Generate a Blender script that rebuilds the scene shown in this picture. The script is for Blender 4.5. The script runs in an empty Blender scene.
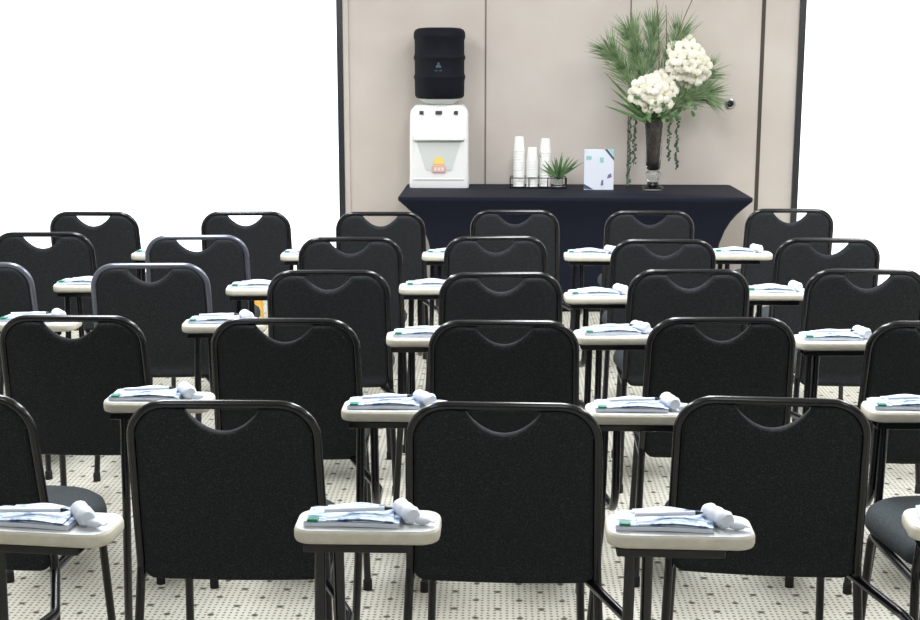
import bpy, bmesh, math, random
from mathutils import Vector, Matrix, Quaternion
random.seed(7)
C = bpy.context.scene.collection
PI = math.pi

# ------------------------------------------------------------------ materials
def s2l(c):
    return tuple((v/255/12.92 if v/255 <= .04045 else ((v/255+.055)/1.055)**2.4) for v in c) + (1,)

def mat(name, col, rough=.5, metal=0, spec=.5, **kw):
    m = bpy.data.materials.new(name); m.use_nodes = True
    b = m.node_tree.nodes['Principled BSDF']
    b.inputs['Base Color'].default_value = s2l(col)
    b.inputs['Roughness'].default_value = rough
    b.inputs['Metallic'].default_value = metal
    b.inputs['Specular IOR Level'].default_value = spec
    for k, v in kw.items():
        b.inputs[k.replace('_', ' ')].default_value = v
    return m

def noise_mat(name, c1, c2, scale=5, rough=.6, lo=.35, hi=.65, detail=3, stretch=(1, 1, 1), bump=0, spec=.5, **kw):
    """base colour mottled between c1 and c2 by object-space noise"""
    m = mat(name, c1, rough, spec=spec, **kw); nt = m.node_tree; N = nt.nodes; L = nt.links
    b = N['Principled BSDF']
    tc = N.new('ShaderNodeTexCoord'); mp = N.new('ShaderNodeMapping'); mp.inputs['Scale'].default_value = stretch
    L.new(tc.outputs['Object'], mp.inputs['Vector'])
    n = N.new('ShaderNodeTexNoise'); n.inputs['Scale'].default_value = scale; n.inputs['Detail'].default_value = detail
    L.new(mp.outputs[0], n.inputs['Vector'])
    r = N.new('ShaderNodeValToRGB'); e = r.color_ramp.elements
    e[0].position = lo; e[0].color = s2l(c1); e[1].position = hi; e[1].color = s2l(c2)
    L.new(n.outputs['Fac'], r.inputs[0]); L.new(r.outputs[0], b.inputs['Base Color'])
    if bump:
        bp = N.new('ShaderNodeBump'); bp.inputs['Strength'].default_value = bump; bp.inputs['Distance'].default_value = .002
        L.new(n.outputs['Fac'], bp.inputs['Height']); L.new(bp.outputs[0], b.inputs['Normal'])
    return m

M = {}
M['fabric'] = noise_mat('speckled_black_fabric', (22, 25, 28), (55, 59, 62), 330, .85, .5, .72, 2, bump=.5, spec=.4)
M['toplit_seat_fabric'] = noise_mat('dark_seat_fabric_toplit', (44, 50, 54), (70, 76, 80), 300, .8, .5, .75, 2, bump=.3, spec=.3)  # lighter than the backrest: light from above is put into the seat colour
M['tube'] = mat('black_enamel_steel', (16, 16, 20), .22, spec=.6)
M['glinttube'] = mat('window_glint_steel', (112, 116, 128), .3, .7)  # paler tone paints window reflections onto black frames
M['plastic'] = mat('black_plastic', (20, 20, 22), .4)
M['rubber'] = mat('rubber', (14, 14, 14), .8)
M['tablet'] = noise_mat('cream_laminate', (206, 209, 210), (214, 217, 218), 30, .35)
M['edge'] = noise_mat('tablet_edging', (218, 213, 198), (208, 202, 186), 40, .45)
M['white'] = mat('white_plastic', (240, 241, 240), .35)
M['paper'] = mat('white_paper', (222, 227, 238), .6)
M['foam'] = mat('cup_white', (240, 240, 238), .55)
M['green_clip'] = mat('green_clip', (30, 130, 100), .4)
M['ink'] = mat('pen_black', (20, 20, 26), .4)
M['pen'] = mat('pen_white', (225, 228, 236), .25)
M['cloth'] = noise_mat('black_spandex', (9, 14, 30), (12, 18, 35), 90, .75, bump=.15, spec=.25)
M['bottlecover'] = noise_mat('bottle_cover', (8, 12, 22), (11, 16, 27), 60, .7, spec=.2)
M['emblem'] = mat('emblem_grey', (62, 80, 88), .6)
M['wallpanel'] = noise_mat('beige_wall_panel', (198, 188, 180), (208, 200, 193), 2.2, .55, .3, .7, 6)
M['seam'] = mat('panel_seam', (118, 110, 104), .7)
M['darkseam'] = mat('dark_seam', (66, 58, 52), .6)
M['post'] = mat('black_aluminium', (34, 37, 42), .35, spec=.6)
M['ceil'] = mat('ceiling_white', (225, 225, 222), .8)
M['sidewall'] = mat('painted_wall', (215, 212, 206), .8)
M['darkwall'] = mat('dark_rear_wall', (170, 170, 172), .8)
M['steel'] = mat('brushed_steel', (170, 170, 168), .3, 1)
M['greyplastic'] = mat('grey_plastic', (212, 216, 213), .4)
M['darkplastic'] = mat('tap_dark', (60, 62, 64), .4)
M['yellow'] = mat('sticker_yellow', (240, 216, 120), .5)
M['red'] = mat('sticker_red', (232, 176, 160), .5)
M['orange'] = mat('orange_card', (244, 190, 84), .6)
M['navy'] = mat('navy_print', (60, 84, 112), .5)
M['teal'] = mat('teal_print', (150, 200, 200), .5)
M['purple'] = mat('purple_print', (120, 110, 150), .5)
M['glass'] = mat('clear_glass', (235, 240, 240), .04, Transmission_Weight=1.0, IOR=1.45)
M['moss'] = noise_mat('dark_moss_filling', (48, 34, 32), (92, 76, 72), 60, .7)
M['leaf'] = noise_mat('leaf_green', (62, 98, 54), (104, 136, 84), 14, .55)
M['needle'] = noise_mat('needle_green', (74, 104, 66), (150, 172, 128), 18, .55)
M['vine'] = noise_mat('vine_green', (44, 66, 48), (76, 104, 72), 40, .6)
M['petal'] = noise_mat('cream_petal', (234, 231, 220), (216, 210, 188), 30, .6)
M['heart'] = mat('blossom_heart', (196, 182, 96), .6)
M['bark'] = mat('brown_twig', (104, 80, 66), .8)

def carpet():
    m = mat('dotted_carpet', (198, 194, 180), .95, spec=.1); nt = m.node_tree; N = nt.nodes; L = nt.links
    b = N['Principled BSDF']
    tc = N.new('ShaderNodeTexCoord')
    nz = N.new('ShaderNodeTexNoise'); nz.inputs['Scale'].default_value = 45
    L.new(tc.outputs['Object'], nz.inputs['Vector'])
    sub = N.new('ShaderNodeVectorMath'); sub.operation = 'SUBTRACT'; sub.inputs[1].default_value = (.5, .5, .5)
    L.new(nz.outputs['Color'], sub.inputs[0])
    sc = N.new('ShaderNodeVectorMath'); sc.operation = 'SCALE'; sc.inputs['Scale'].default_value = .009
    L.new(sub.outputs[0], sc.inputs[0])
    ad = N.new('ShaderNodeVectorMath'); ad.operation = 'ADD'
    L.new(tc.outputs['Object'], ad.inputs[0]); L.new(sc.outputs[0], ad.inputs[1])
    def dots(cell, off, rad):
        a = N.new('ShaderNodeVectorMath'); a.operation = 'ADD'; a.inputs[1].default_value = (off[0]+50*cell, off[1]+50*cell, 0)
        L.new(ad.outputs[0], a.inputs[0])
        d = N.new('ShaderNodeVectorMath'); d.operation = 'SCALE'; d.inputs['Scale'].default_value = 1/cell
        L.new(a.outputs[0], d.inputs[0])
        f = N.new('ShaderNodeVectorMath'); f.operation = 'FRACTION'; L.new(d.outputs[0], f.inputs[0])
        s = N.new('ShaderNodeVectorMath'); s.operation = 'SUBTRACT'; s.inputs[1].default_value = (.5, .5, 0)
        L.new(f.outputs[0], s.inputs[0])
        mu = N.new('ShaderNodeVectorMath'); mu.operation = 'MULTIPLY'; mu.inputs[1].default_value = (1, 1, 0)
        L.new(s.outputs[0], mu.inputs[0])
        ln = N.new('ShaderNodeVectorMath'); ln.operation = 'LENGTH'; L.new(mu.outputs[0], ln.inputs[0])
        mr = N.new('ShaderNodeMapRange'); mr.inputs['From Min'].default_value = rad/cell*.7; mr.inputs['From Max'].default_value = rad/cell*1.3
        mr.inputs['To Min'].default_value = 1; mr.inputs['To Max'].default_value = 0
        L.new(ln.outputs['Value'], mr.inputs['Value']); return mr.outputs[0]
    mixes = [(dots(.0187, (0, 0), .0044), .75), (dots(.131, (0, 0), .0098), .92), (dots(.131, (.0655, .0655), .0098), .92)]
    nn = N.new('ShaderNodeTexNoise'); nn.inputs['Scale'].default_value = 3; nn.inputs['Detail'].default_value = 8
    L.new(tc.outputs['Object'], nn.inputs['Vector'])
    rr = N.new('ShaderNodeValToRGB'); e = rr.color_ramp.elements
    e[0].position = .3; e[0].color = s2l((182, 179, 166)); e[1].position = .7; e[1].color = s2l((203, 201, 190))
    L.new(nn.outputs['Fac'], rr.inputs[0])
    prev = rr.outputs[0]
    for o, k in mixes:
        mm = N.new('ShaderNodeMath'); mm.operation = 'MULTIPLY'; mm.inputs[1].default_value = k; L.new(o, mm.inputs[0])
        mx = N.new('ShaderNodeMix'); mx.data_type = 'RGBA'; mx.inputs['B'].default_value = s2l((70, 66, 58))
        L.new(mm.outputs[0], mx.inputs['Factor']); L.new(prev, mx.inputs['A']); prev = mx.outputs['Result']
    L.new(prev, b.inputs['Base Color'])
    return m
M['carpet'] = carpet()

def printed():
    m = mat('printed_cover', (220, 230, 240), .35); nt = m.node_tree; N = nt.nodes; L = nt.links
    tc = N.new('ShaderNodeTexCoord'); mp = N.new('ShaderNodeMapping'); mp.inputs['Scale'].default_value = (9, 26, 9)
    L.new(tc.outputs['Object'], mp.inputs[0])
    n = N.new('ShaderNodeTexNoise'); n.inputs['Scale'].default_value = 1.4; n.inputs['Detail'].default_value = 3; n.inputs['Distortion'].default_value = 1.2
    L.new(mp.outputs[0], n.inputs['Vector'])
    r = N.new('ShaderNodeValToRGB'); cr = r.color_ramp; cr.interpolation = 'LINEAR'
    cr.elements[0].position = .34; cr.elements[0].color = s2l((62, 84, 128))
    cr.elements[1].position = .8; cr.elements[1].color = s2l((218, 226, 240))
    for p, c in ((.4, (120, 150, 190)), (.46, (214, 226, 240)), (.56, (190, 208, 232)), (.6, (110, 150, 170)), (.64, (205, 226, 232))):
        el = cr.elements.new(p); el.color = s2l(c)
    L.new(n.outputs['Fac'], r.inputs[0]); L.new(r.outputs[0], N['Principled BSDF'].inputs['Base Color'])
    return m
M['print'] = printed()

def daylight():
    m = bpy.data.materials.new('overexposed_daylight'); m.use_nodes = True; nt = m.node_tree; nt.nodes.clear()
    e = nt.nodes.new('ShaderNodeEmission'); e.inputs['Color'].default_value = (.97, .985, 1, 1); e.inputs['Strength'].default_value = 2.2
    o = nt.nodes.new('ShaderNodeOutputMaterial'); nt.links.new(e.outputs[0], o.inputs[0]); return m
M['day'] = daylight()

# ------------------------------------------------------------------ mesh helpers
def obj(name, bm, m, parent=None, smooth=False, ang=None):
    me = bpy.data.meshes.new(name)
    bmesh.ops.recalc_face_normals(bm, faces=bm.faces)
    bm.to_mesh(me); bm.free()
    ms = m if isinstance(m, (list, tuple)) else [m]
    for x in ms: me.materials.append(M[x] if isinstance(x, str) else x)
    if smooth:
        me.shade_smooth()
        if ang: me.set_sharp_from_angle(angle=math.radians(ang))
    o = bpy.data.objects.new(name, me); C.objects.link(o)
    if parent: o.parent = parent
    return o

def tag(o, label, cat, group=None):
    o['label'] = label; o['category'] = cat
    if group: o['group'] = group
    return o

def thing(name, label, cat, loc=(0, 0, 0), rz=0, group=None):
    o = bpy.data.objects.new(name, None); C.objects.link(o); o.empty_display_size = .1
    o.location = loc; o.rotation_euler = (0, 0, rz)
    return tag(o, label, cat, group)

def struct(name, bm, m, parent=None, **k):
    o = obj(name, bm, m, parent, **k)
    if not parent: o['kind'] = 'structure'
    return o

def box(bm, x0, x1, y0, y1, z0, z1, bev=0, seg=2, mi=0):
    r = bmesh.ops.create_cube(bm, size=1, matrix=Matrix.Translation(((x0+x1)/2, (y0+y1)/2, (z0+z1)/2)) @ Matrix.Diagonal((x1-x0, y1-y0, z1-z0, 1)))
    vs = r['verts']; fs = {f for v in vs for f in v.link_faces}
    for f in fs: f.material_index = mi
    if bev:
        es = {e for v in vs for e in v.link_edges}
        bmesh.ops.bevel(bm, geom=list(es), offset=bev, segments=seg, affect='EDGES', profile=.5)
    return bm

def B(): return bmesh.new()

def fillet(pts, rad, n=7):
    """polyline with rounded corners; rad = one radius or a list for the interior points"""
    pts = [Vector(p) for p in pts]; out = [pts[0]]
    for i in range(1, len(pts)-1):
        r = rad[i-1] if isinstance(rad, (list, tuple)) else rad
        p, a, b = pts[i], pts[i-1], pts[i+1]
        u = (a-p).normalized(); v = (b-p).normalized(); th = u.angle(v)
        if r <= 0 or th > PI-.01: out.append(p); continue
        t = r/math.tan(th/2); bis = (u+v).normalized(); c = p+bis*(r/math.sin(th/2))
        s = p+u*t-c; e = p+v*t-c
        for k in range(n+1):
            q = s.normalized().slerp(e.normalized(), k/n)*r
            out.append(c+q)
    out.append(pts[-1]); return out

def tube(bm, pts, r, n=10, rf=None):
    pts = [Vector(p) for p in pts]; rings = []
    t0 = (pts[1]-pts[0]).normalized()
    nv = t0.orthogonal().normalized()
    for i, p in enumerate(pts):
        t = (pts[min(i+1, len(pts)-1)]-pts[max(i-1, 0)]).normalized()
        nv = (nv-t*nv.dot(t)).normalized(); bv = t.cross(nv)
        rr = r if rf is None else r*rf(i/(len(pts)-1))
        rings.append([bm.verts.new(p+(nv*math.cos(a)+bv*math.sin(a))*rr) for a in [2*PI*k/n for k in range(n)]])
    for a, b in zip(rings, rings[1:]):
        for k in range(n): bm.faces.new((a[k], a[(k+1) % n], b[(k+1) % n], b[k]))
    bm.faces.new(rings[0][::-1]); bm.faces.new(rings[-1]); return bm

def lathe(bm, prof, c=(0, 0, 0), n=24, cap=True):
    rings = []
    for r, z in prof:
        rings.append([bm.verts.new((c[0]+r*math.cos(2*PI*k/n), c[1]+r*math.sin(2*PI*k/n), c[2]+z)) for k in range(n)])
    for a, b in zip(rings, rings[1:]):
        for k in range(n): bm.faces.new((a[k], a[(k+1) % n], b[(k+1) % n], b[k]))
    if cap: bm.faces.new(rings[0][::-1]); bm.faces.new(rings[-1])
    return bm

def loft(bm, rings, close_ends=True):
    vs = [[bm.verts.new(p) for p in r] for r in rings]; n = len(vs[0])
    for a, b in zip(vs, vs[1:]):
        for k in range(n): bm.faces.new((a[k], a[(k+1) % n], b[(k+1) % n], b[k]))
    if close_ends:
        bm.faces.new(vs[0][::-1]); bm.faces.new(vs[-1])
    return bm

def rrect(x0, x1, y0, y1, r, n=5):
    out = []
    r = min(r, (x1-x0)/2-1e-4, (y1-y0)/2-1e-4)
    for cx, cy, a0 in ((x1-r, y1-r, 0), (x0+r, y1-r, PI/2), (x0+r, y0+r, PI), (x1-r, y0+r, 1.5*PI)):
        for k in range(n+1):
            a = a0+PI/2*k/n; out.append((cx+r*math.cos(a), cy+r*math.sin(a)))
    return out

def inset(poly, d):
    n = len(poly); out = []
    for i in range(n):
        a = Vector(poly[i-1]); p = Vector(poly[i]); b = Vector(poly[(i+1) % n])
        t = (b-a).normalized(); out.append((p.x-t.y*d, p.y+t.x*d))     # counter-clockwise outline: inwards is to the left
    return out

def pillow(bm, poly, f, prof):
    """poly: ccw 2D outline; prof: list of (inset, depth); f maps (u, v, w) to 3D"""
    rings = []
    for d, w in prof:
        rings.append([f(u, v, w) for u, v in inset(poly, d)])
    return loft(bm, rings)

# ------------------------------------------------------------------ the setting
YW = 9.4
struct('floor', box(B(), -4.8, 5.2, -2.5, 9.6, -.1, 0), 'carpet')
struct('ceiling', box(B(), -4.8, 5.2, -2.5, 9.6, 2.9, 3.0), 'ceil')
struct('wall_left', box(B(), -4.9, -4.8, -2.5, 9.6, 0, 2.9), 'sidewall')
struct('wall_right', box(B(), 5.2, 5.3, -2.5, 9.6, 0, 2.9), 'sidewall')
struct('wall_front', box(B(), -4.8, 5.2, -2.6, -2.5, 0, 2.9), 'darkwall')
struct('wall_back', box(B(), -1.125, 2.03, YW, YW+.1, 0, 2.9), 'wallpanel')
# seams between the wall panels
for i, (x, w, mm) in enumerate([(-.103, .010, 'seam'), (.885, .009, 'seam'), (1.783, .026, 'darkseam')]):
    struct('trim_%d' % (i+1), box(B(), x-w/2, x+w/2, YW-.004, YW+.01, 0, 2.9), mm)
struct('trim_4', box(B(), -1.085, -1.045, YW-.018, YW+.01, 0, 2.9, .004), 'wallpanel')
# daylight glazing at both sides with black posts
for i, (x0, x1, px0, px1) in enumerate([(-4.8, -1.125, -1.125, -1.085), (2.065, 5.2, 2.025, 2.065)]):
    w = thing('window_%d' % (i+1), ['tall overexposed window left of the panelled wall', 'tall overexposed window right of the panelled wall'][i], 'window')
    del w['category']; del w['label']; w['kind'] = 'structure'
    obj('pane', box(B(), x0, x1, YW+.03, YW+.05, 0, 2.9), 'day', w)
    bm = box(B(), px0, px1, YW-.03, YW+.1, 0, 2.9, .004)
    obj('window_frame', bm, 'post', w)
# round lock on the right-hand panel
k = thing('panel_lock', 'small round metal lock with a dark hole on the beige wall panel', 'lock', (1.578, YW, 1.30))
R90 = Matrix.Rotation(PI/2, 4, 'X')
bm = lathe(B(), [(.036, -.002), (.036, .008), (.026, .012), (.02, .010)]); bm.transform(R90); obj('rim', bm, 'steel', k, True, 40)
bm = lathe(B(), [(.021, 0), (.021, .016), (.012, .02)]); bm.transform(R90); obj('keyhole', bm, 'rubber', k, True, 40)

# ------------------------------------------------------------------ the chairs
HT = .86
def back_y(z):      # the back leans towards its top (rearwards, -y)
    return .075*max(0, (HT-z))/.42 if z > .44 else .075-.07*(.44-z)/.44
def make_chair(label):
    t = thing('tablet_chair', label, 'chair', group='black tablet chairs in five rows')
    r = .011; hx = .214
    P = [(-.222, back_y(.43), .43), (-hx, 0, HT-r), (hx, 0, HT-r), (.222, back_y(.43), .43)]
    obj('back_frame', tube(B(), fillet(P, .085, 9), r, 12), 'tube', t, True, 60)
    # backrest pad with the dipped grip opening at its top
    w, z0, z1, R, Rb = .2065, .400, HT-.0165, .076, .030
    def ztop(x):
        a = abs(x); q = a/.088
        z = z1 if a < w-R else z1-R+math.sqrt(max(0, R*R-(a-w+R)**2))
        return z-.058*(max(0, 1-q*q))**.9-.002*math.exp(-((a-.088)/.02)**2)
    def zbot(x):
        a = abs(x)
        return z0 if a < w-Rb else z0+Rb-math.sqrt(max(0, Rb*Rb-(a-w+Rb)**2))
    NX, NZ = 84, 30
    xs = [w*math.sin(PI/2*(2*k/NX-1))*.55+w*(2*k/NX-1)*.45 for k in range(NX+1)]
    line = [(x, ztop(x)) for x in xs]+[(x, zbot(x)) for x in xs]
    line += [(sg*w, zbot(w)+(ztop(w)-zbot(w))*k/40) for k in range(41) for sg in (-1, 1)]
    bm = B(); fr, bk = [], []
    for x in xs:
        ct, cb = [], []
        for k in range(NZ+1):
            q = .5-.5*math.cos(PI*k/NZ); z = zbot(x)+(ztop(x)-zbot(x))*(q*.7+.3*k/NZ)
            d = min((x-a)**2+(z-b)**2 for a, b in line)**.5
            if k in (0, NZ) or abs(x) > w-1e-5: d = 0
            tf = math.sqrt(max(0, 1-(1-min(1, d/.017))**2)); y = back_y(z)-.012*(1-(x/w)**2)
            x_ = x*(1+.045*(z1-z)/.43)
            v1 = bm.verts.new((x_, y+.004-.0165*tf, z)); ct.append(v1)
            cb.append(v1 if d == 0 else bm.verts.new((x_, y+.004+.024*tf, z)))
        fr.append(ct); bk.append(cb)
    for g in (fr, bk):
        for a, b in zip(g, g[1:]):
            for k in range(NZ):
                vs = [a[k], b[k], b[k+1], a[k+1]]
                try: bm.faces.new(vs)
                except ValueError: pass
    bmesh.ops.remove_doubles(bm, verts=bm.verts, dist=1e-6)
    obj('backrest', bm, 'fabric', t, True)
    # seat
    sp = []
    hw, y0, y1 = .232, .106, .50
    for cx, cy, rr, a0 in ((hw-.15, y1-.15, .15, 0), (-hw+.15, y1-.15, .15, PI/2), (-hw+.05, y0+.05, .05, PI), (hw-.05, y0+.05, .05, 1.5*PI)):
        for kk in range(9):
            a = a0+PI/2*kk/8; sp.append((cx+rr*math.cos(a)-(0 if cy > .2 else .012*math.copysign(1, cx)), cy+rr*math.sin(a)))
    f = lambda u, v, d: (u, v, .432+d)
    obj('seat', pillow(B(), sp, f, [(.03, -.012), (.008, -.010), (0, 0), (0, .018), (.006, .034), (.022, .046), (.05, .052), (.09, .054)]), 'toplit_seat_fabric', t, True, 70)
    sf = fillet([(-.222, .07, .405), (-.205, .44, .405), (.205, .44, .405), (.222, .07, .405)], .09, 6)
    obj('seat_frame', tube(B(), sf, r, 10), 'tube', t, True, 60)
    for s in (-1, 1):
        l = obj('leg', tube(B(), [(s*.222, back_y(.435), .435), (s*.228, back_y(.3), .3), (s*.24, back_y(.01), .012)], r, 12), 'tube', t, True, 60)
        obj('foot_cap', lathe(B(), [(.014, 0), (.014, .03), (.0115, .034)], (s*.24, back_y(.01), 0), 12), 'rubber', l, True, 40)
        l = obj('leg', tube(B(), fillet([(s*.18, .28, .408), (s*.192, .425, .40), (s*.205, .455, .012)], .04, 5), r, 12), 'tube', t, True, 60)
        obj('foot_cap', lathe(B(), [(.014, 0), (.014, .03), (.0115, .034)], (s*.205, .455, 0), 12), 'rubber', l, True, 40)
    return t

TX0, TX1, TY0, TY1, TZ = .226, .518, -.455, -.318, .714
def make_tablet(t):
    tb = obj('tablet', pillow(B(), rrect(TX0+.004, TX1-.004, TY0+.004, TY1-.004, .036, 7), lambda u, v, d: (u, v, TZ+d),
             [(.0, -.01), (0, -.0005), (.003, 0), (.03, 0)]), 'tablet', t, True, 40)
    obj('edge_band', pillow(B(), rrect(TX0, TX1, TY0, TY1, .04, 7), lambda u, v, d: (u, v, TZ+d),
        [(.008, -.029), (.002, -.027), (0, -.021), (0, -.008), (.0022, -.0022), (.006, -.0012)]), 'edge', tb, True, 70)
    bm = B()
    box(bm, TX0+.02, TX1-.06, TY0+.012, TY0+.06, TZ-.049, TZ-.030, .003)
    box(bm, TX0+.02, TX0+.06, TY0+.03, TY1-.02, TZ-.046, TZ-.030, .003)
    obj('support_plate', bm, 'tube', t)
    # carrying tubes: a rear post to the floor and a bowed arm running forward to the seat frame
    tp = obj('tablet_post', tube(B(), fillet([(TX0+.05, TY0+.05, TZ-.045), (TX0+.045, TY0+.05, .40), (TX0+.02, TY0+.10, .012)], .2, 6), r_t, 12), 'tube', t, True, 60)
    obj('foot_cap', lathe(B(), [(.014, 0), (.014, .03), (.0115, .034)], (TX0+.02, TY0+.10, 0), 12), 'rubber', tp, True, 40)
    obj('tablet_arm', tube(B(), fillet([(TX0+.085, TY0+.06, TZ-.045), (TX0+.085, TY0+.08, .42), (TX0+.07, -.10, .385), (.195, .13, .405)], [.10, .09], 8), r_t, 12), 'tube', t, True, 60)
r_t = .0115

def copy_tree(o, parent=None, skip=()):
    c = o.copy(); C.objects.link(c); c.parent = parent
    for ch in o.children:
        if ch.name.split('.')[0] in skip: continue
        copy_tree(ch, c, skip)
    return c

# ---- things lying on a tablet (built once, then copied)
def make_booklet(label):
    """folded brochures: a white page block, a curled printed cover and a green clip"""
    t = thing('booklet', label, 'booklet', group='booklets on the tablets')
    w, d = .095, .046
    def sheet(z, amp, th, x0=-w, x1=w, dx=0):
        bm = B(); nx = 12; top = []; bot = []
        for j in range(3):
            y = -d+2*d*j/2
            row = [(x0+(x1-x0)*i/nx+dx*j/2, y, z+amp*(math.sin(PI*(i/nx))**2)*(.6+.4*j/2)) for i in range(nx+1)]
            top.append([bm.verts.new((a, b, c+th)) for a, b, c in row]); bot.append([bm.verts.new(p) for p in row])
        for j in range(2):
            for i in range(nx):
                bm.faces.new((top[j][i], top[j][i+1], top[j+1][i+1], top[j+1][i])); bm.faces.new((bot[j][i+1], bot[j][i], bot[j+1][i], bot[j+1][i+1]))
        for j in (0, 2):
            for i in range(nx):
                bm.faces.new((top[j][i], bot[j][i], bot[j][i+1], top[j][i+1]))
        for i in (0, nx):
            for j in range(2):
                bm.faces.new((top[j][i], top[j+1][i], bot[j+1][i], bot[j][i]))
        return bm
    obj('pages', sheet(.0006, .0025, .0085), 'paper', t, True, 30)
    obj('cover', sheet(.0102, .0040, .0012, dx=.006), 'print', t, True, 30)
    obj('leaflet', sheet(.0135, .007, .001, -.05, .085, -.01), 'print', t, True, 30)
    obj('clip', box(B(), -.088, -.066, -.0485, -.030, .0105, .0165, .002), 'green_clip', t)
    return t
def make_pen(label):
    t = thing('pen', label, 'pen', group='pens on the booklets')
    bm = tube(B(), [(-.065, 0, .0045), (.055, 0, .0045)], .0045, 10); obj('barrel', bm, 'pen', t, True, 50)
    obj('tip', tube(B(), [(.055, 0, .0045), (.062, 0, .0045), (.072, 0, .0045)], .0045, 10, lambda q: 1.05-.85*q*q), 'ink', t, True, 50)
    return t
def make_napkin(label):
    bm = B(); n = 14
    rings = []
    for i in range(9):
        x = -.036+.072*i/8; rr = .018*(1+.07*math.sin(i*2.1)); zc = .0195
        if i in (0, 8): rr *= .82
        rings.append([(x, rr*math.cos(2*PI*k/n)*(1+.05*math.sin(k*3+i)), zc+rr*math.sin(2*PI*k/n)*.98) for k in range(n)])
    loft(bm, rings); o = obj('rolled_napkin', bm, 'paper', None, True, 50)
    return tag(o, label, 'napkin', 'rolled napkins on the tablets')
def make_candy(label):
    bm = B(); n = 12; rings = []
    for x, ry, rz in ((-.026, .011, .002), (-.017, .004, .003), (-.012, .009, .007), (0, .012, .009), (.012, .009, .007), (.017, .004, .003), (.026, .011, .002)):
        rings.append([(x, ry*math.cos(2*PI*k/n), .0098+rz*math.sin(2*PI*k/n)) for k in range(n)])
    loft(bm, rings); o = obj('wrapped_candy', bm, 'paper', None, True, 50)
    return tag(o, label, 'candy', 'wrapped candies on the tablets')

ORD = ['first', 'second', 'third', 'fourth', 'fifth', 'sixth']
ROWS = {1: 'nearest row', 2: 'second row from the camera', 3: 'middle row', 4: 'second row from the table', 5: 'farthest row'}
SHORT = {1: 'nearest row', 2: 'second row', 3: 'middle row', 4: 'fourth row', 5: 'farthest row'}
seats = {  # world x, y of the back and turn in degrees, left to right
    1: [(-1.306, 3.016, -6), (-.633, 2.962, 0), (.011, 2.963, -1.5), (.633, 3.027, -5), (1.22, 3.00, 6)],
    2: [(-1.299, 3.961, 0), (-.644, 3.933, 0), (.014, 3.922, 0), (.671, 3.988, 1), (1.319, 3.946, 0)],
    3: [(-2.0, 4.998, 0), (-1.325, 4.993, 3), (-.627, 4.846, 3), (.006, 4.818, 3), (.70, 4.908, 2), (1.354, 4.928, 0)],
    4: [(-2.032, 5.874, 2), (-1.326, 5.795, 4), (-.646, 5.749, 2), (-.016, 5.801, 4), (.702, 5.725, 0), (1.414, 5.778, 0)],
    5: [(-2.04, 6.66, 0), (-1.28, 6.70, 3), (-.599, 6.70, 1), (.077, 6.80, 0), (.758, 6.79, 0), (1.486, 6.90, 0)]}
proto = make_chair('x'); make_tablet(proto)
bk0 = make_booklet('x'); pn0 = make_pen('x'); np0 = make_napkin('x'); cd0 = make_candy('x')
fresh = {'c': proto, 'b': bk0, 'p': pn0, 'n': np0, 'd': cd0}
NOITEM = {(1, 4), (3, 5), (4, 5), (5, 5)}
NOSEE = {'b': set(), 'p': set(), 'n': set(), 'd': set()}
def use(key, skip=()):
    o = fresh.pop(key, None)
    if o: keep[key] = o; return o
    return copy_tree(keep[key], None, skip)
keep = {}
SHIFT = {(1, 0): (.075, -.035), (1, 2): (-.012, 0), (2, 0): (0, -.03), (2, 1): (0, -.07), (2, 2): (-.01, -.07), (3, 1): (-.03, -.02), (3, 2): (0, -.08), (2, 3): (.07, -.1), (3, 4): (.03, -.15), (4, 4): (.02, -.05), (5, 4): (.01, -.06), (4, 0): (-.03, -.11), (4, 1): (-.035, -.1), (4, 3): (0, -.25), (5, 0): (.08, -.02), (5, 1): (0, -.08), (5, 2): (0, -.05), (5, 3): (0, -.13)}
rnd = random.Random(11)
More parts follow.
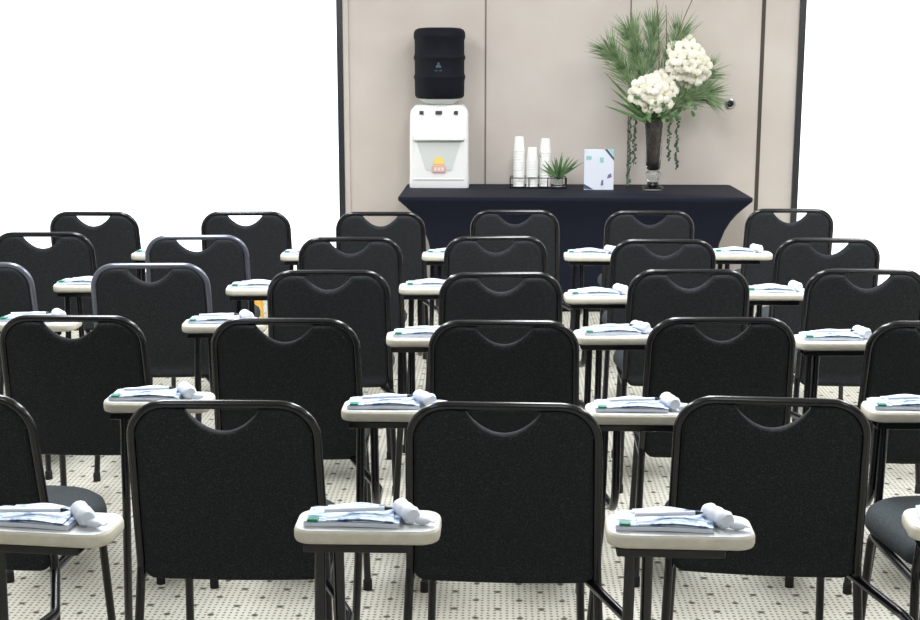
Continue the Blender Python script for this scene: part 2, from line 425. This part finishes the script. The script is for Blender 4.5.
for row in (1, 2, 3, 4, 5):
    for i, (x, y, deg) in enumerate(seats[row]):
        skip = ('tablet', 'support_plate', 'tablet_post', 'tablet_arm') if (row, i) in ((5, 5), (1, 4)) else ()
        ch = use('c', skip)
        ch.location = (x, y, 0); ch.rotation_euler = (0, 0, math.radians(deg))
        extra = ''
        if row == 1 and i == 0: extra = ', cut by the left edge'
        if row == 1 and i == 4: extra = ', mostly outside the right edge'
        if (row, i) == (5, 5): ch['label'] = 'black chair without a visible tablet, sixth from left in the farthest row'
        else: ch['label'] = 'black padded tablet chair, %s from left in the %s%s' % (ORD[i], ROWS[row], extra)
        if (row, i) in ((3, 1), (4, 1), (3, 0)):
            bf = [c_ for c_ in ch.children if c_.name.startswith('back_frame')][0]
            bf.material_slots[0].link = 'OBJECT'; bf.material_slots[0].material = M['glinttube']  # black back frame recoloured to carry the window reflection
            ch['label'] = 'black tablet chair with window glare tinted on back frame, %s in the %s' % (ORD[i], SHORT[row])
        dx, dy = SHIFT.get((row, i), (0, 0))
        for c_ in ch.children:
            if c_.name.split('.')[0] in ('tablet', 'support_plate', 'tablet_post', 'tablet_arm'): c_.location = (max(-.02, min(.02, dx)) if 'arm' in c_.name else dx, dy, 0)
        if (row, i) in NOITEM: continue
        rot = Matrix.Rotation(math.radians(deg), 4, 'Z')
        def put(o, lx, ly, lz, rz):
            p = rot @ Vector((lx+dx, ly+dy, 0)); o.location = (x+p.x, y+p.y, lz); o.rotation_euler = (0, 0, math.radians(deg+rz))
        jx = rnd.uniform(-.006, .006); jr = rnd.uniform(-3, 3); who = '%s chair of the %s' % (ORD[i], SHORT[row])
        b = use('b'); put(b, TX0+.118+jx, TY0+.068, TZ+.0005, jr-2); b['label'] = 'blue and white booklet on the tablet of the '+who
        if row <= 3 and (row, i) not in NOSEE['p']:
            p = use('p'); put(p, TX0+.125+jx, TY0+.055, TZ+.0225, 8+jr); p['label'] = 'white pen with dark tip on the booklet of the '+who
        if (row, i) not in NOSEE['n']:
            n = use('n'); put(n, TX0+.222+jx*.3, TY0+.068, TZ+.0008, -64+rnd.uniform(-16, 14)); n['label'] = 'rolled white napkin on the tablet of the '+who
        if row <= 3 and (row, i) not in NOSEE['d']:
            d = use('d'); put(d, TX1-.036, TY0+.042, TZ+.0005, -10+jr*3); d['label'] = 'small white wrapped candy on the tablet of the '+who

# ------------------------------------------------------------------ the table with its stretch cover
TH = .75; fx0, fx1, fy0, fy1 = -.645, 1.59, 8.46, 9.34
def ring(z, i, rad=.03):
    return [(a, b, z) for a, b in rrect(fx0+i, fx1-i, fy0+i*.35, fy1-i*.1, rad, 4)]
t = thing('buffet_table', 'long table under a fitted black stretch cover against the beige wall', 'table', ((fx0+fx1)/2, (fy0+fy1)/2, 0))
inv = Matrix.Translation((-(fx0+fx1)/2, -(fy0+fy1)/2, 0))
bm = B()
rings = [ring(.02, .235), ring(.2, .225), ring(.35, .208), ring(.45, .188), ring(.53, .160), ring(.59, .128), ring(.64, .09), ring(.675, .055), ring(.70, .028), ring(.715, .012), ring(.722, .003), ring(.73, 0), ring(.744, 0), ring(.749, .004), ring(TH, .012)]
loft(bm, rings); bm.transform(inv); obj('stretch_cover', bm, 'cloth', t, True, 50)
for sx in (fx0+.26, fx1-.26):
    for sy in (fy0+.14, fy1-.08):
        obj('leg', tube(B(), [Vector((sx, sy, 0)) - Vector(((fx0+fx1)/2, (fy0+fy1)/2, 0)), Vector((sx, sy, .05)) - Vector(((fx0+fx1)/2, (fy0+fy1)/2, 0))], .022, 12), 'rubber', t)

# ---- water dispenser
t = thing('water_dispenser', 'white countertop water dispenser with a moulded front recess on the table', 'water dispenser', (-.41, 9.04, TH))
W = .20; H = .55; dz = .27
bm = B()
sec = []
for z, wi, yf in ((0, .002, .003), (.01, 0, 0), (.05, 0, 0), (.09, .002, 0), (.30, .003, .0), (.36, .004, 0), (.48, .006, .004), (.515, .01, .012), (.53, .022, .024), (H, .04, .04)):
    sec.append([(a, b, z) for a, b in rrect(-W+wi, W-wi, yf, dz, .03, 5)])
loft(bm, sec); obj('body', bm, 'white', t, True, 50)
# recess: ledge and tapering apron
bm = B()
sec = []
for z, w0, w1, y in ((.355, -.165, .165, -.028), (.343, -.172, .172, -.036), (.325, -.172, .172, -.036), (.316, -.165, .165, -.026)):
    sec.append([(a, b, z) for a, b in rrect(w0, w1, y, .03, .022, 4)])
loft(bm, sec); obj('ledge', bm, 'white', t, True, 40)
bm = B()
for (za, wa), (zb, wb) in (((.316, .150), (.12, .085)),):
    v = [bm.verts.new(p) for p in ((-wa, -.004, za), (wa, -.004, za), (wb, -.004, zb), (-wb, -.004, zb), (-wa, .01, za), (wa, .01, za), (wb, .01, zb), (-wb, .01, zb))]
    for q in ((0, 1, 2, 3), (4, 7, 6, 5), (0, 4, 5, 1), (1, 5, 6, 2), (2, 6, 7, 3), (3, 7, 4, 0)): bm.faces.new([v[k_] for k_ in q])
obj('recess_panel', bm, 'greyplastic', t)
bm = box(B(), -.17, .17, -.006, .004, .055, .062, .002); obj('drip_tray', bm, 'greyplastic', t)
for x in (-.115, 0, .115):
    o = obj('tap_button', box(B(), x-(.022 if x == 0 else .014), x+(.022 if x == 0 else .014), -.012, .02, .492, .515, .004), 'darkplastic', t)
bm = lathe(B(), [(.036, 0), (.036, .003)], n=20); bm.transform(Matrix.Translation((0, -.006, .175)) @ R90)
o = obj('round_sticker', bm, 'yellow', t)
o = obj('red_sticker', box(B(), -.045, .045, -.0105, -.005, .105, .15, .002), 'red', t)
bm = B()
for x in (-.024, 0, .024): box(bm, x-.008, x+.008, -.012, -.0102, .118, .138)
obj('sticker_marks', bm, 'paper', o)
bm = box(B(), -.032, .032, -.0115, -.009, .158, .164); obj('sticker_band', bm, 'red', t)

t = thing('water_bottle', 'large black ridged water bottle upended on the white dispenser', 'water bottle', (-.41, 9.175, TH+.553))
bm = lathe(B(), [(.085, -.0), (.105, .012), (.135, .03), (.14, .045)], n=32); obj('bottle_neck', bm, 'glass_blue' if 'glass_blue' in M else 'greyplastic', t, True, 40)
sec = [(.13, .036), (.158, .045), (.166, .06), (.168, .155), (.171, .172), (.175, .182), (.171, .192), (.167, .205), (.167, .285), (.171, .30), (.175, .31), (.171, .32), (.167, .333), (.167, .425), (.172, .437), (.174, .45), (.172, .475), (.163, .492), (.14, .503), (.10, .507)]
bm = lathe(B(), sec, n=40); obj('bottle_cover', bm, 'bottlecover', t, True, 60)
bm = B()
def emb(x, z, w, h):
    v = []
    for sx, sz in ((-1, -1), (1, -1), (1, 1), (-1, 1)):
        xx = x+sx*w; v.append((xx, -math.sqrt(.167**2-xx*xx), z+sz*h))
    a = [bm.verts.new((p[0], p[1]-.0012, p[2])) for p in v]; b_ = [bm.verts.new((p[0], p[1]+.004, p[2])) for p in v]
    bm.faces.new(a); bm.faces.new(b_[::-1])
    for q in range(4): bm.faces.new((a[q], a[(q+1) % 4], b_[(q+1) % 4], b_[q]))
emb(0, .262, .007, .016); emb(-.012, .252, .005, .008); emb(.012, .252, .005, .008); emb(0, .226, .024, .0035)
obj('emblem', bm, 'emblem', t)

# ---- cup tray
tx, ty = .257, 9.10
t = thing('wire_tray', 'low black wire tray holding the white cup stacks on the table', 'tray', (tx, ty, TH))
bm = B(); a, b = .188, .07
for z in (.008, .07):
    tube(bm, [(-a, -b, z), (a, -b, z)], .0035, 6); tube(bm, [(-a, b, z), (a, b, z)], .0035, 6)
    tube(bm, [(-a, -b, z), (-a, b, z)], .0035, 6); tube(bm, [(a, -b, z), (a, b, z)], .0035, 6)
for x in (-a, -a/3, a/3, a):
    for y in (-b, b): tube(bm, [(x, y, 0), (x, y, .072)], .0035, 6)
obj('wire_frame', bm, 'tube', t)
obj('tray_base', box(B(), -a, a, -b, b, .002, .007), 'plastic', t)
def cup_stack(x, y, n, step, label):
    bm = B(); prof = []
    for k in range(n):
        z = k*step
        prof += [(.0385, z), (.040, z+.003), (.0385, z+.006), (.0372, z+step)]
    zt = (n-1)*step
    prof += [(.0365, zt+.02), (.0295, zt+.095), (.028, zt+.098)]
    lathe(bm, prof, n=28); o = obj('cup_stack', bm, 'foam', None, True, 50); o.location = (x, y, TH+.008)
    return tag(o, label, 'cups', 'stacks of white cups in the tray')
cup_stack(.128, 9.10, 14, .0182, 'tall stack of white cups at the left end of the wire tray')
cup_stack(.216, 9.08, 11, .0166, 'shortest stack of white cups, in the middle of the wire tray')
cup_stack(.304, 9.115, 13, .0186, 'stack of white cups behind the small plant in the tray')
# small plant in a glass
t = thing('potted_plant', 'small spiky green plant in a glass at the end of the wire tray', 'plant', (.392, 9.075, TH+.008))
obj('glass_pot', lathe(B(), [(.026, 0), (.03, .01), (.034, .07), (.031, .07), (.027, .012), (.02, .008)], n=20), 'glass', t, True, 40)
def blade(bm, p, q, w, droop=0, side=None, n=5):
    """tapering leaf blade with a folded, thick section from p to q"""
    p = Vector(p); q = Vector(q); t = (q-p).normalized()
    s = t.cross(Vector(side) if side else Vector((.2, 1, .1))).normalized(); u = s.cross(t).normalized(); rings = []
    for i in range(n+1):
        f = i/n; c = p.lerp(q, f)+Vector((0, 0, -droop*f*f))
        ww = w*(math.sin(PI*min(1, .25+.75*f)))+.0004
        rings.append([c-s*ww, c+u*ww*.25, c+s*ww, c-u*ww*.25])
    loft(bm, rings)
bm = B(); rr = random.Random(4)
for kx in range(26):
    a = rr.uniform(0, 2*PI); e = rr.uniform(.55, 1.5); L = rr.uniform(.09, .21)
    blade(bm, (0, 0, .05), (math.cos(a)*math.cos(e)*L, math.sin(a)*math.cos(e)*L*.7, .06+math.sin(e)*L), .0075, rr.uniform(0, .03))
blade(bm, (0, 0, .06), (.17, -.02, .17), .006); blade(bm, (0, 0, .06), (-.13, -.02, .13), .006)
obj('foliage', bm, 'leaf', t, True, 30)
# ---- folded card
t = thing('display_card', 'white and blue printed card standing upright on the table', 'card', (.655, 8.95, TH))
def prism(bm, poly, y0, y1):
    a = [bm.verts.new((x, y0, z)) for x, z in poly]; b_ = [bm.verts.new((x, y1, z)) for x, z in poly]
    bm.faces.new(a); bm.faces.new(b_[::-1])
    for q in range(len(poly)): bm.faces.new((a[q], a[(q+1) % len(poly)], b_[(q+1) % len(poly)], b_[q]))
hw, hh = .098, .268
obj('card_face', box(B(), -hw, hw, 0, .012, 0, hh, .002), 'paper', t)
for nm, mm, poly in (('navy_stripe', 'navy', [(.035, hh), (.055, hh), (hw, hh-.055), (hw, hh-.075)]), ('navy_stripe', 'navy', [(-hw, .008), (-hw, .04), (-.035, .004), (-.062, .004)]),
        ('corner_mark', 'teal', [(.062, hh), (hw, hh), (hw, hh-.048)]), ('printed_mark', 'teal', [(-.085, .20), (-.05, .20), (-.05, .225), (-.085, .225)]), ('printed_mark', 'teal', [(.005, .18), (.03, .18), (.03, .215), (.005, .215)]),
        ('printed_mark', 'purple', [(.055, .075), (.085, .085), (.08, .11), (.06, .1)]), ('printed_mark', 'purple', [(.012, .03), (.03, .03), (.03, .065), (.018, .065)])):
    bm = B(); prism(bm, poly, -.0015, .001); obj(nm, bm, mm, t)
obj('stand_back', box(B(), -.06, .06, .012, .085, 0, .006), 'white', t)

# ---- vase and flowers
VX, VY = 1.018, 9.00
v = thing('glass_vase', 'tall fluted glass vase with a dark filling on the table', 'vase', (VX, VY, TH))
obj('vase_glass', lathe(B(), [(.074, 0), (.076, .008), (.066, .016), (.040, .03), (.034, .05), (.040, .07), (.054, .09), (.054, .105), (.042, .12), (.048, .14), (.052, .2), (.060, .34), (.072, .465), (.078, .472), (.074, .475), (.067, .468), (.055, .34), (.047, .2), (.036, .145), (.02, .13)], n=32), 'glass', v, True, 50)
obj('filling', lathe(B(), [(.022, .134), (.034, .146), (.045, .2), (.053, .34), (.062, .44), (.05, .455)], n=24), 'moss', v, True, 50)
def at(dx, dy, dz): return Vector((VX+dx, VY+dy, TH+dz))
def curve_pts(a, b, bend, n=10):
    a = Vector(a); b = Vector(b); m = (a+b)/2+Vector(bend); return [a*(1-q)**2+m*2*q*(1-q)+b*q*q for q in [i/n for i in range(n+1)]]
BASE = (0, 0, .40)
def frond(tip, bend, label, seed, nl=.17, spread=.5, start=.35, n=150, w=.0022):
    rr = random.Random(seed); t = thing('green_frond', label, 'foliage', (VX, VY, TH), group='needle fronds in the vase')
    pts = curve_pts((rr.uniform(-.02, .02), rr.uniform(-.02, .02), .42), tip, bend, 14)
    obj('stem', tube(B(), pts, .0035, 6, lambda q: 1-.6*q), 'leaf', t, True)
    bm = B()
    for k in range(n):
        f = start+(1-start)*rr.random()**.8; i = min(13, int(f*14)); p = pts[i].lerp(pts[i+1], f*14-i)
        d = (pts[i+1]-pts[i]).normalized(); o = Vector((rr.gauss(0, 1), rr.gauss(0, .8), rr.gauss(0, 1))); o = (o-d*o.dot(d)).normalized()
        q = p+(d+o*spread*rr.uniform(.4, 1.3)).normalized()*nl*rr.uniform(.6, 1.1)
        if q.y > .28: q.y = .28
        blade(bm, p, q, w, rr.uniform(0, .02), n=3)
    obj('needles', bm, 'needle', t); return t
frond((-.30, -.02, .90), (0, 0, .08), 'needle frond spreading to the far left of the vase bouquet', 1, .19, .75, .4, 260)
frond((-.16, .03, 1.00), (-.03, 0, .08), 'tall needle frond leaning to the upper left of the bouquet', 2, .20, .65, .4, 280)
frond((-.02, .06, 1.05), (-.02, 0, .05), 'upright needle frond at the top middle of the bouquet', 3, .20, .5, .4, 200)
frond((.15, .04, 1.00), (.02, 0, .03), 'needle frond rising to the upper right behind the blossoms', 4, .20, .65, .4, 280)
frond((.31, -.01, .62), (.05, 0, .12), 'drooping needle frond at the right side of the bouquet', 5, .20, .75, .3, 380)
frond((.33, .05, .76), (.03, 0, .10), 'needle frond reaching up and right beside the upper blossoms', 9, .18, .65, .4, 240)
# broad strap leaves
t = thing('strap_leaves', 'long flat green leaves fanning out left above the lower blossoms', 'foliage', (VX, VY, TH))
bm = B(); rr = random.Random(8)
for tip in ((-.34, -.03, .80), (-.30, -.05, .70), (-.25, .02, .86), (-.20, -.03, .90), (-.14, 0, .95), (-.28, .04, .62), (-.1, -.05, .86), (-.33, 0, .58), (.05, .02, .92), (-.22, -.08, .60)):
    blade(bm, (rr.uniform(-.03, .03), rr.uniform(-.03, .03), .43), tip, .011, .03, n=7)
obj('leaves', bm, 'leaf', t, True, 40)
t = thing('leafy_greens', 'small rounded green leaves around the rim of the vase', 'foliage', (VX, VY, TH))
bm = B()
for k in range(90):
    a = rr.uniform(0, 2*PI); r0 = rr.uniform(.02, .15); p = Vector((math.cos(a)*r0*1.5+.05, math.sin(a)*r0*.9-.02, .45+rr.uniform(0, .16)))
    q = p+Vector((rr.uniform(-.05, .05), rr.uniform(-.04, .02), rr.uniform(-.03, .05))); blade(bm, p, q, .012, .005, n=4)
for k in range(8):
    a = 2*PI*k/8; tube(bm, curve_pts((0, 0, .42), (math.cos(a)*.13+.04, math.sin(a)*.1, .54), (0, 0, .03), 5), .0025, 5)
obj('leaves', bm, 'leaf', t, True, 40)
# twigs
for i, (tip, bend, lab) in enumerate([((.29, .02, 1.36), (-.06, 0, .1), 'thin brown twig rising at the upper right of the bouquet'), ((-.02, .03, 1.38), (.05, 0, 0), 'thin brown twig rising from the middle of the bouquet'), ((.06, .05, 1.2), (.05, 0, .0), 'short brown twig beside the upper white blossoms')]):
    bm = tube(B(), curve_pts((.01*i, 0, .42), tip, bend, 12), .005, 6, lambda q: 1-.6*q)
    o = obj('twig', bm, 'bark', None, True); o.location = (VX, VY, TH); tag(o, lab, 'twig', 'brown twigs in the vase')
# blossoms
def blossom_bm(c, s, nrm, rr):
    nrm = Vector(nrm).normalized(); qt = nrm.to_track_quat('Z', 'Y'); bm = B()
    for k in range(5):
        a = 2*PI*k/5+rr.uniform(-.15, .15); pts = []
        for z, wf, rf in ((0, .18, .08), (.10, .75, .35), (.14, .95, .65), (.08, .75, .92), (.0, .25, 1.05)):
            pts.append([(rf*s*math.cos(a)-q*wf*s*.5*math.sin(a), rf*s*math.sin(a)+q*wf*s*.5*math.cos(a), z*s*1.0-abs(q)*.10*s+h) for q, h in ((-1, 0), (0, .002), (1, 0), (0, -.002))])
        loft(bm, pts)
    bm.transform(Matrix.Translation(c) @ qt.to_matrix().to_4x4()); return bm
def spray(spots, label, seed, s=.052):
    rr = random.Random(seed); t = thing('flower_spray', label, 'flowers', (VX, VY, TH), group='white blossom sprays in the vase')
    cx = sum(p[0] for p in spots)/len(spots); cz = sum(p[1] for p in spots)/len(spots)
    obj('stem', tube(B(), curve_pts((.0, -.01, .42), (cx, -.05, cz), (.02, -.02, .05), 8), .004, 6), 'leaf', t, True)
    for x, z in spots:
        y = -.10-rr.uniform(0, .06)+.9*((x-cx)**2+(z-cz)**2)/.12
        n = Vector(((x-cx)*3.2+rr.uniform(-.3, .3), -1, (z-cz)*3.2+rr.uniform(-.2, .4)))
        b_ = obj('blossom', blossom_bm((x, y, z), s*rr.uniform(.9, 1.15), n, rr), 'petal', t, True, 50)
        bm = bmesh.new(); bmesh.ops.create_icosphere(bm, subdivisions=1, radius=.007, matrix=Matrix.Translation((x, y-.004, z))); obj('heart', bm, 'heart', b_, True)
        obj('stalk', tube(B(), [(x, y+.006, z), (cx*.6+x*.4, -.05, z-.03), (cx, -.05, cz-.02)], .002, 5), 'leaf', b_)
def cluster(cx, cz, a, b, n, rot, seed):
    rr = random.Random(seed); out = []; tries = 0
    while len(out) < n and tries < 4000:
        tries += 1; u, w_ = rr.uniform(-1, 1), rr.uniform(-1, 1)
        if u*u+w_*w_ > 1: continue
        x = cx+a*u*math.cos(rot)-b*w_*math.sin(rot); z = cz+a*u*math.sin(rot)+b*w_*math.cos(rot)
        if all((x-p)**2+(z-q)**2 > .043**2 for p, q in out): out.append((x, z))
    return out
spray(cluster(-.01, .635, .165, .10, 26, .6, 3), 'lower cluster of cream white blossoms just above the vase', 21)
spray(cluster(.20, .83, .17, .095, 24, -1.15, 6), 'upper cluster of cream white blossoms right of the vase centre', 22)
# hanging vines
def vine(x, y, z0, z1, label, seed, top):
    rr = random.Random(seed); t = thing('hanging_vine', label, 'vine', (VX, VY, TH), group='beaded vines hanging from the vase')
    pts = curve_pts(top, (x, y, z0), (x*.3, 0, .07), 6)+[Vector((x+.004*math.sin(k*1.7), y, z0+(z1-z0)*k/10)) for k in range(1, 11)]
    obj('stem', tube(B(), pts, .0025, 5), 'vine', t)
    bm = B(); n = int((z0-z1)/.011)
    for k in range(n):
        z = z0+(z1-z0)*k/n; a = rr.uniform(0, 2*PI)
        bmesh.ops.create_icosphere(bm, subdivisions=1, radius=rr.uniform(.006, .011), matrix=Matrix.Translation((x+.010*math.cos(a), y+.010*math.sin(a), z)))
    obj('leaf_beads', bm, 'vine', t, True)
vine(-.165, -.04, .47, .02, 'long beaded green vine hanging left of the vase down to the table', 1, (-.02, 0, .45))
vine(-.125, .03, .47, .16, 'short beaded green vine hanging close to the left of the vase', 4, (-.02, 0, .45))
vine(.095, -.05, .46, .19, 'beaded green vine hanging right beside the vase', 2, (.02, 0, .45))
vine(.15, -.02, .48, .13, 'outer beaded green vine hanging farthest right of the vase', 3, (.02, 0, .45))

# ---- small orange carton on the carpet behind the left chairs
t = thing('orange_carton', 'small orange carton on the carpet behind the left chairs', 'carton', (-1.56, 8.15, 0))
obj('box', box(B(), -.09, .09, -.06, .06, 0, .13, .004), 'orange', t)
obj('lid', box(B(), -.093, .093, -.063, .063, .13, .15, .004), 'orange', t)

# ------------------------------------------------------------------ light
def area(name, x, y, z, sx, sy, power, col=(.95, .975, 1), rot=(0, 0, 0)):
    l = bpy.data.lights.new(name, 'AREA'); l.shape = 'RECTANGLE'; l.size = sx; l.size_y = sy; l.energy = power; l.color = col
    o = bpy.data.objects.new(name, l); C.objects.link(o); o.location = (x, y, z); o.rotation_euler = rot; return o
for x in (-1.7, .4, 2.5):
    area('ceiling_and_fill_lamp', x, 7.9, 2.88, .6, 1.2, 19)
    area('ceiling_and_fill_lamp', x, 6.0, 2.88, .6, 1.2, 40)
    area('ceiling_and_fill_lamp', x, 4.3, 2.88, .6, 1.2, 74)
    area('ceiling_and_fill_lamp', x, .8, 2.88, .6, 1.2, 15)  # added fill, unseen, brightens the nearest row from the camera side
w = bpy.data.worlds.new('room_air'); bpy.context.scene.world = w; w.use_nodes = True
w.node_tree.nodes['Background'].inputs[0].default_value = (.8, .85, 1, 1); w.node_tree.nodes['Background'].inputs[1].default_value = .3

# ------------------------------------------------------------------ camera
cam = bpy.data.cameras.new('camera'); co = bpy.data.objects.new('camera', cam); C.objects.link(co)
cam.sensor_width = 36; cam.lens = 1345/920*36; cam.clip_start = .05; cam.clip_end = 100
co.location = (0, 0, 1.636); co.rotation_euler = (PI/2-.188, 0, .0297)
sc = bpy.context.scene; sc.camera = co
sc.view_settings.view_transform = 'Standard'; sc.view_settings.look = 'None'; sc.view_settings.gamma = 1
sc.view_settings.use_curve_mapping = False; sc.view_settings.exposure = 0
